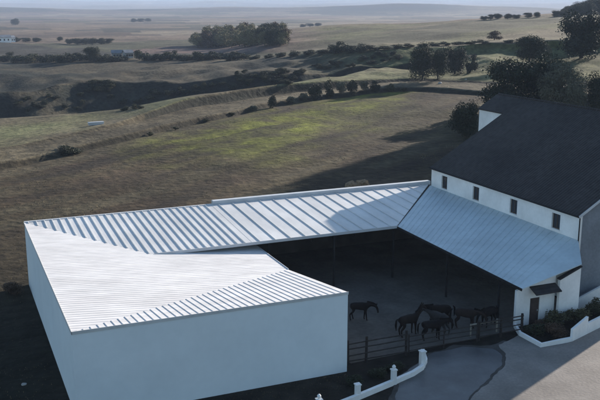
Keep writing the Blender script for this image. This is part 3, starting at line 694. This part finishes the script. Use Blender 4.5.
# ------------------------------------------------------------------ low white walls
gw = empty('garden_wall', (*atz(395, 384), 0)); tag(gw, 'low white wall with white posts curving beside the driveway', 'wall')
def GW(mb, name, m, bevel=0.0, par=None, base=gw):
    o = mb.build(name, m, par or base, bevel)
    if not par: o.location = (-base.location.x, -base.location.y, 0)
    return o
path = [atz(*q) for q in ((300, 424), (319, 415), (358, 399.5), (395, 384), (413, 376), (422, 370), (425.5, 363), (422.5, 354))]
def wallpath(pts, wd, h0, h1=None, z0=-.2):
    b = MB(); n = len(pts); Lf = []; Rt = []
    for i in range(n):
        a = Vector(pts[max(i - 1, 0)]); c = Vector(pts[min(i + 1, n - 1)]); d = (c - a).normalized(); nr = Vector((-d.y, d.x)) * wd / 2
        Lf.append(Vector(pts[i]) + nr); Rt.append(Vector(pts[i]) - nr)
    bi = len(b.V)
    for i in range(n):
        h = h0 if h1 is None else h0 + (h1 - h0) * i / (n - 1)
        b.V += [(Lf[i].x, Lf[i].y, z0), (Rt[i].x, Rt[i].y, z0), (Rt[i].x, Rt[i].y, h), (Lf[i].x, Lf[i].y, h)]
    for i in range(n - 1):
        for k in range(4): b.F.append([bi + i * 4 + k, bi + i * 4 + (k + 1) % 4, bi + (i + 1) * 4 + (k + 1) % 4, bi + (i + 1) * 4 + k])
    b.F.append([bi, bi + 1, bi + 2, bi + 3]); b.F.append([bi + (n - 1) * 4 + k for k in (3, 2, 1, 0)]); return b
GW(wallpath(path, .24, .36), 'low_wall', M['whitewall'], .015)
def wpost(x, y, h, wd, finial):
    b = MB().box(x - wd / 2, y - wd / 2, -.2, x + wd / 2, y + wd / 2, h); po = GW(b, 'post', M['whitewall'], .012)
    c = MB().box(x - wd * .62, y - wd * .62, h + .002, x + wd * .62, y + wd * .62, h + .07)
    if finial:
        c.tube([(x, y, h + .07), (x, y, h + .16), (x, y, h + .24), (x, y, h + .33), (x, y, h + .38)], [.06, .1, .13, .08, .01], 10)
    c.build('cap', M['whitewall'], po)
wpost(*atz(319, 416), 1.05, .3, True); wpost(*atz(357.5, 399), .95, .3, False); wpost(*atz(393.5, 384.5), 1.0, .3, True); wpost(*atz(422, 367.5), 1.15, .34, False)
pw = empty('planter_wall', (*atz(541, 346), 0)); tag(pw, 'low white wall stepping up to the right around the shrub bed by the porch', 'wall')
GW(wallpath([atz(*q) for q in ((515, 328), (520, 336), (541, 347.5), (556, 344.5), (571, 341.5))], .2, .34), 'low_wall', M['whitewall'], .012, base=pw)
a_, b_ = Vector(atz(571, 341.5)), Vector(atz(586, 334)); c_ = Vector(atz(618, 318))
def wall_seg(a, b, h0, h1, wd=.2):
    d = (b - a).normalized(); n = Vector((-d.y, d.x)) * wd / 2
    return MB().prism([(a.x + n.x, a.y + n.y, -.2), (a.x - n.x, a.y - n.y, -.2), (b.x - n.x, b.y - n.y, -.2), (b.x + n.x, b.y + n.y, -.2)], [(a.x + n.x, a.y + n.y, h0), (a.x - n.x, a.y - n.y, h0), (b.x - n.x, b.y - n.y, h1), (b.x + n.x, b.y + n.y, h1)])
GW(wall_seg(a_, b_, .95, 1.4), 'raised_wall', M['whitewall'], .012, base=pw)
GW(wall_seg(b_ + (c_ - b_).normalized() * .003, c_, .85, .9), 'end_wall', M['whitewall'], .012, base=pw)
ps = Vector(atz(421, 350))
# sloping white stair parapet in front of the gable
sp_ = empty('stair_parapet', (45.2, 50.2, 0)); tag(sp_, 'sloping white stair parapet in front of the grey gable wall', 'parapet')
o = MB().prism([(45.0, 50.3, -.1), (48.6, 50.3, -.1), (48.6, 50.5, -.1), (45.0, 50.5, -.1)], [(45.0, 50.3, .7), (48.6, 50.3, 1.9), (48.6, 50.5, 1.9), (45.0, 50.5, .7)]).build('parapet_wall', M['whitewall'], sp_); o.location = (-45.2, -50.2, 0)
o = MB().prism([(45.2, 50.503, -.1), (48.6, 50.503, -.1), (48.6, 51.5, -.1), (45.2, 51.5, -.1)], [(45.2, 50.503, .1), (48.6, 50.503, 1.3), (48.6, 51.5, 1.3), (45.2, 51.5, .1)]).build('ramp', M['greywall'], sp_); o.location = (-45.2, -50.2, 0)

# ------------------------------------------------------------------ fence and gates of the yard
def railing(name, label, cat, xs, y, ph, rails, pw_, rw, m, group=None, top=None):
    t = empty(name, (xs[0], y, 0)); tag(t, label, cat, group)
    for x in xs:
        h = ph + random.uniform(-.06, .06)
        MB().tube([(x - xs[0], 0, -.3), (x - xs[0] + random.uniform(-.03, .03), 0, h)], [pw_ / 2 * 1.1, pw_ / 2 * .92], 8).build('post', m, t)
    for z in rails:
        MB().tube([(0, -.03 - pw_ / 2, z + random.uniform(-.04, .04)), ((xs[-1] - xs[0]) / 2, -.03 - pw_ / 2, z + random.uniform(-.04, .04)), (xs[-1] - xs[0], -.03 - pw_ / 2, z + random.uniform(-.04, .04))], [rw / 2] * 3, 7).build('rail', m, t)
    return t
railing('rail_fence', 'dark wooden rail fence joining the corner of the shed', 'fence', [23.95, 25.35, 28.5], 47.9, 1.85, (.35, .8, 1.25, 1.65), .2, .09, M['fence'], 'fences of the yard')
railing('yard_gate', 'dark rail gate in front of the crowded horses', 'gate', [28.75, 31.6, 34.4], 47.95, 1.5, (.3, .65, 1.0, 1.35), .1, .07, M['fence'])
railing('rail_fence', 'dark wooden rail fence joining the white porch end', 'fence', [34.65, 36.6, 38.5], 48.1, 1.5, (.35, .75, 1.15, 1.45), .2, .09, M['fence'], 'fences of the yard')
tr = railing('feeder_rail', 'pale pole resting on two short posts beside the right-hand horse', 'rail', [34.6, 36.9], 49.0, 1.0, (.95,), .12, .12, M['palewood'])

# ------------------------------------------------------------------ horses
def skin_mesh(name, chain, rad, edges, root=0, levels=2):
    me = bpy.data.meshes.new(name); me.from_pydata(chain, edges, []); me.update()
    o = bpy.data.objects.new(name, me); COL.objects.link(o)
    sk = o.modifiers.new('skin', 'SKIN'); ss = o.modifiers.new('sub', 'SUBSURF'); ss.levels = levels; ss.render_levels = levels
    if not me.skin_vertices: 
        bm_ = bmesh.new(); bm_.from_mesh(me); bm_.verts.layers.skin.verify(); bm_.to_mesh(me); bm_.free()
    for i, r in enumerate(rad):
        sv = me.skin_vertices[0].data[i]; sv.radius = r if isinstance(r, tuple) else (r, r); sv.use_root = (i == root)
    dg = bpy.context.evaluated_depsgraph_get(); dg.update()
    em = bpy.data.meshes.new_from_object(o.evaluated_get(dg)); bpy.data.objects.remove(o)
    em.polygons.foreach_set('use_smooth', [True] * len(em.polygons)); em.name = name
    return em
def make_horse(x, y, rz, pose, m, label, stride=0.0, scale=1.0, hairm=None):
    # local +x forward
    C_ = []; Rr = []; E_ = []
    def v(pt, r, par=None):
        C_.append(pt); Rr.append(r); i = len(C_) - 1
        if par is not None: E_.append((par, i))
        return i
    pel = v((-.50, 0, 1.26), (.27, .27)); 
    rump = v((-.74, 0, 1.22), (.20, .22), pel)
    mid = v((-.05, 0, 1.17), (.275, .29), pel); chest = v((.40, 0, 1.18), (.26, .30), mid); sh = v((.62, 0, 1.22), (.21, .27), chest)
    if pose == 'graze': nk = [((.86, 0, 1.30), .155), ((1.12, 0, 1.24), .125), ((1.30, 0, 1.14), .105)]; hd = [((1.38, 0, .98), .10), ((1.43, 0, .78), .075), ((1.45, 0, .62), .065)]
    elif pose == 'up': nk = [((.84, 0, 1.45), .16), ((1.00, 0, 1.68), .125), ((1.10, 0, 1.84), .105)]; hd = [((1.24, 0, 1.82), .105), ((1.42, 0, 1.68), .075), ((1.54, 0, 1.58), .062)]
    else: nk = [((.88, 0, 1.32), .16), ((1.14, 0, 1.36), .125), ((1.32, 0, 1.36), .105)]; hd = [((1.44, 0, 1.26), .10), ((1.55, 0, 1.08), .075), ((1.61, 0, .94), .062)]
    q = sh
    for pt, r in nk + hd: q = v(pt, (r * .78, r), q)
    for s in (-1, 1):
        st = stride * s
        a = v((-.50, s * .17, 1.02), (.15, .18), pel); a = v((-.40 + st * .3, s * .18, .80), (.105, .12), a); a = v((-.66 + st * .8, s * .17, .50), .062, a); a = v((-.60 + st, s * .17, .14), .045, a); v((-.55 + st, s * .17, .035), .058, a)
        a = v((.46, s * .17, .92), (.10, .12), chest); a = v((.47 - st * .6, s * .16, .52), .062, a); a = v((.47 - st, s * .16, .13), .043, a); v((.52 - st, s * .16, .035), .056, a)
    em = skin_mesh('body', C_, Rr, E_)
    t = empty('horse', (x, y, 0.03), rz); t.scale = (scale,) * 3; tag(t, label, 'horse', 'horses in the yard')
    link('body', em, m, t)
    zmin = min(vv.co.z for vv in em.vertices)
    if zmin < 0 or zmin > 0.02:
        for vv in em.vertices: vv.co.z -= zmin
    h = hairm or M['hair']
    MB().tube([(-.90, 0, 1.30), (-1.00, 0, 1.18), (-1.03, 0, .85), (-.99, 0, .50)], [.035, .06, .075, .02], 8).build('tail', h, t, smooth=True)
    pts = [(.58, 0, 1.50)] + [(pt[0] - (.05 if pose == 'up' else 0.0), 0, pt[2] + r * .95) for pt, r in nk]
    mn = MB()
    for a, b in zip(pts[:-1], pts[1:]): mn.bar(a, b, .05, .14)
    mn.build('mane', h, t, .02)
    hp, hr = hd[0]; nd = nk[-1][0]
    er = MB()
    for s in (-1, 1): er.tube([(nd[0] + .01, s * .055, nd[2] + .07), (nd[0] + .05, s * .08, nd[2] + .17), (nd[0] + .07, s * .075, nd[2] + .25)], [.035, .035, .008], 6)
    er.build('ears', m, t)
    return t
make_horse(28.55, 55.2, -yaw - .05, 'graze', M['horse_dark'], 'dark horse standing apart with lowered head in the open yard', stride=.10)
make_horse(30.45, 51.0, -yaw + .55, 'up', M['horse_bay'], 'dark bay horse with raised head at the left of the crowded group', stride=.04, scale=1.12)
make_horse(32.75, 50.4, math.pi * .62, 'level', M['horse_grey'], 'dusty grey horse turned away with broad rump in the middle of the group', stride=.05, scale=1.14)
make_horse(35.1, 50.5, -yaw - .35, 'graze', M['horse_chest'], 'chestnut horse lowering its head beside the pale pole', stride=-.06, scale=1.1)
make_horse(33.9, 52.0, math.pi - .2, 'level', M['horse_bay'], 'bay horse standing behind the grey and chestnut horses', stride=.05, scale=1.08)
make_horse(31.6, 49.6, -yaw + .2, 'level', M['horse_dark'], 'black horse pressed against the gate between the bay and the grey', stride=.03, scale=1.04)
make_horse(37.0, 50.2, math.pi + .35, 'graze', M['horse_dark'], 'black horse nearest the white porch end with head down to the left', stride=.05, scale=1.06)

# ------------------------------------------------------------------ small things
x, y, z = hit(96, 125)
t = empty('water_trough', (x, y, z), .1); tag(t, 'long pale water trough alone on the pale terrace edge', 'trough')
MB().prism([(-1.4, -.3, 0), (1.4, -.3, 0), (1.4, .3, 0), (-1.4, .3, 0)], [(-1.5, -.38, .6), (1.5, -.38, .6), (1.5, .38, .6), (-1.5, .38, .6)]).build('basin', M['steel'], t, .03)
MB().box(-1.4, -.28, .602, 1.4, .28, .62).build('rim', M['steel'], t)
# straw heap behind the back roof: two rounded bales
x, y, z = hit(357, 186.5)
t = empty('straw_heap', (x, y, z - .1), -.2); tag(t, 'tan straw heap showing behind the ridge of the back roof', 'straw')
for nm, dx, rx_, h_ in (('straw', -.75, .95, .75), ('straw', .75, 1.05, 1.0)):
    b = bmesh.new(); bmesh.ops.create_icosphere(b, subdivisions=4, radius=1)
    for v_ in b.verts:
        k = 1 + .30 * mnoise.fractal(v_.co * 1.7 + Vector((dx * 3, 0, 0)), 1, 2, 4); v_.co = Vector((dx + v_.co.x * k * rx_, v_.co.y * k * .8, max(-.2, v_.co.z * k * h_)))
    me = bpy.data.meshes.new(nm); b.to_mesh(me); b.free(); link(nm, me, M['straw'], t)
# stones
for (xp, yp, s, lb) in ((24, 386, .28, 'pale stone lying on the dark ground left of the shed'), (440, 84, .9, 'pale rock on the slope below the clump of trees'), (466, 80, .5, 'small pale rock right of the larger slope rock')):
    x, y, z = hit(xp, yp); b = bmesh.new(); bmesh.ops.create_icosphere(b, subdivisions=2, radius=s * .5)
    for v_ in b.verts:
        k = 1 + .35 * mnoise.noise(v_.co * 2.3 / s + Vector((xp, 0, 0))); v_.co = Vector((v_.co.x * k * 1.3, v_.co.y * k, v_.co.z * k * .7))
    me = bpy.data.meshes.new('stone'); b.to_mesh(me); b.free(); o = link('stone', me, M['rock']); o.location = (x, y, z + s * .18); tag(o, lb, 'stone')
# far farm buildings
def far_house(xp, yp, lx, ly, h, label, rz=0.0):
    x, y, z = hit(xp, yp); t = empty('farm_building', (x, y, z), rz); tag(t, label, 'building', 'far farm buildings')
    pts = [(-ly / 2, -.5), (ly / 2, -.5), (ly / 2, h), (0, h + ly * .28), (-ly / 2, h)]
    MB().prism([(-lx / 2, a, b) for a, b in pts], [(lx / 2, a, b) for a, b in pts]).build('wall', M['rock'] if yp > 50 else M['whitewall'], t)
    rf = MB()
    for s in (-1, 1): rf.prism([(-lx / 2 - .3, s * (ly / 2 + .4), h - .1), (lx / 2 + .3, s * (ly / 2 + .4), h - .1), (lx / 2 + .3, s * .0, h + ly * .28 + .06), (-lx / 2 - .3, s * .0, h + ly * .28 + .06)], [(-lx / 2 - .3, s * (ly / 2 + .4), h + .12), (lx / 2 + .3, s * (ly / 2 + .4), h + .12), (lx / 2 + .3, 0, h + ly * .28 + .3), (-lx / 2 - .3, 0, h + ly * .28 + .3)])
    rf.build('roof', M['greywall'], t)
    for k in range(3): MB().box(-lx * .35 + k * lx * .3, -ly / 2 - .03, h * .35, -lx * .35 + k * lx * .3 + .9, -ly / 2 - .003, h * .72).build('window', M['glass'], t)
far_house(4, 42.5, 9, 5, 3.6, 'white farm building at the left frame edge of the plain', .1)
far_house(11, 42, 5, 5, 3.2, 'smaller white farm building right of the one at the frame edge', .3)
far_house(117, 58, 4.2, 3.6, 2.1, 'small pale cottage in the hedge line across the valley', -.2)
far_house(128, 58, 3.6, 3.5, 2.2, 'tiny pale hut right of the small cottage in the hedge line', .1)

# ------------------------------------------------------------------ air
def haze():
    s = 14500.0; me = bpy.data.meshes.new('haze'); b = MB().box(-s, -s, -45, s, s, 165); me.from_pydata(b.V, [], b.F); me.update()
    m = bpy.data.materials.new('haze_mat'); m.use_nodes = True; t = m.node_tree; t.nodes.remove(t.nodes['Principled BSDF'])
    v = t.nodes.new('ShaderNodeVolumePrincipled'); v.inputs['Color'].default_value = (.54, .67, .90, 1); v.inputs['Density'].default_value = 0.00014; v.inputs['Anisotropy'].default_value = 0.0
    t.links.new(v.outputs[0], t.nodes['Material Output'].inputs['Volume'])
    tag(link('haze', me, m), kind='stuff')
haze()
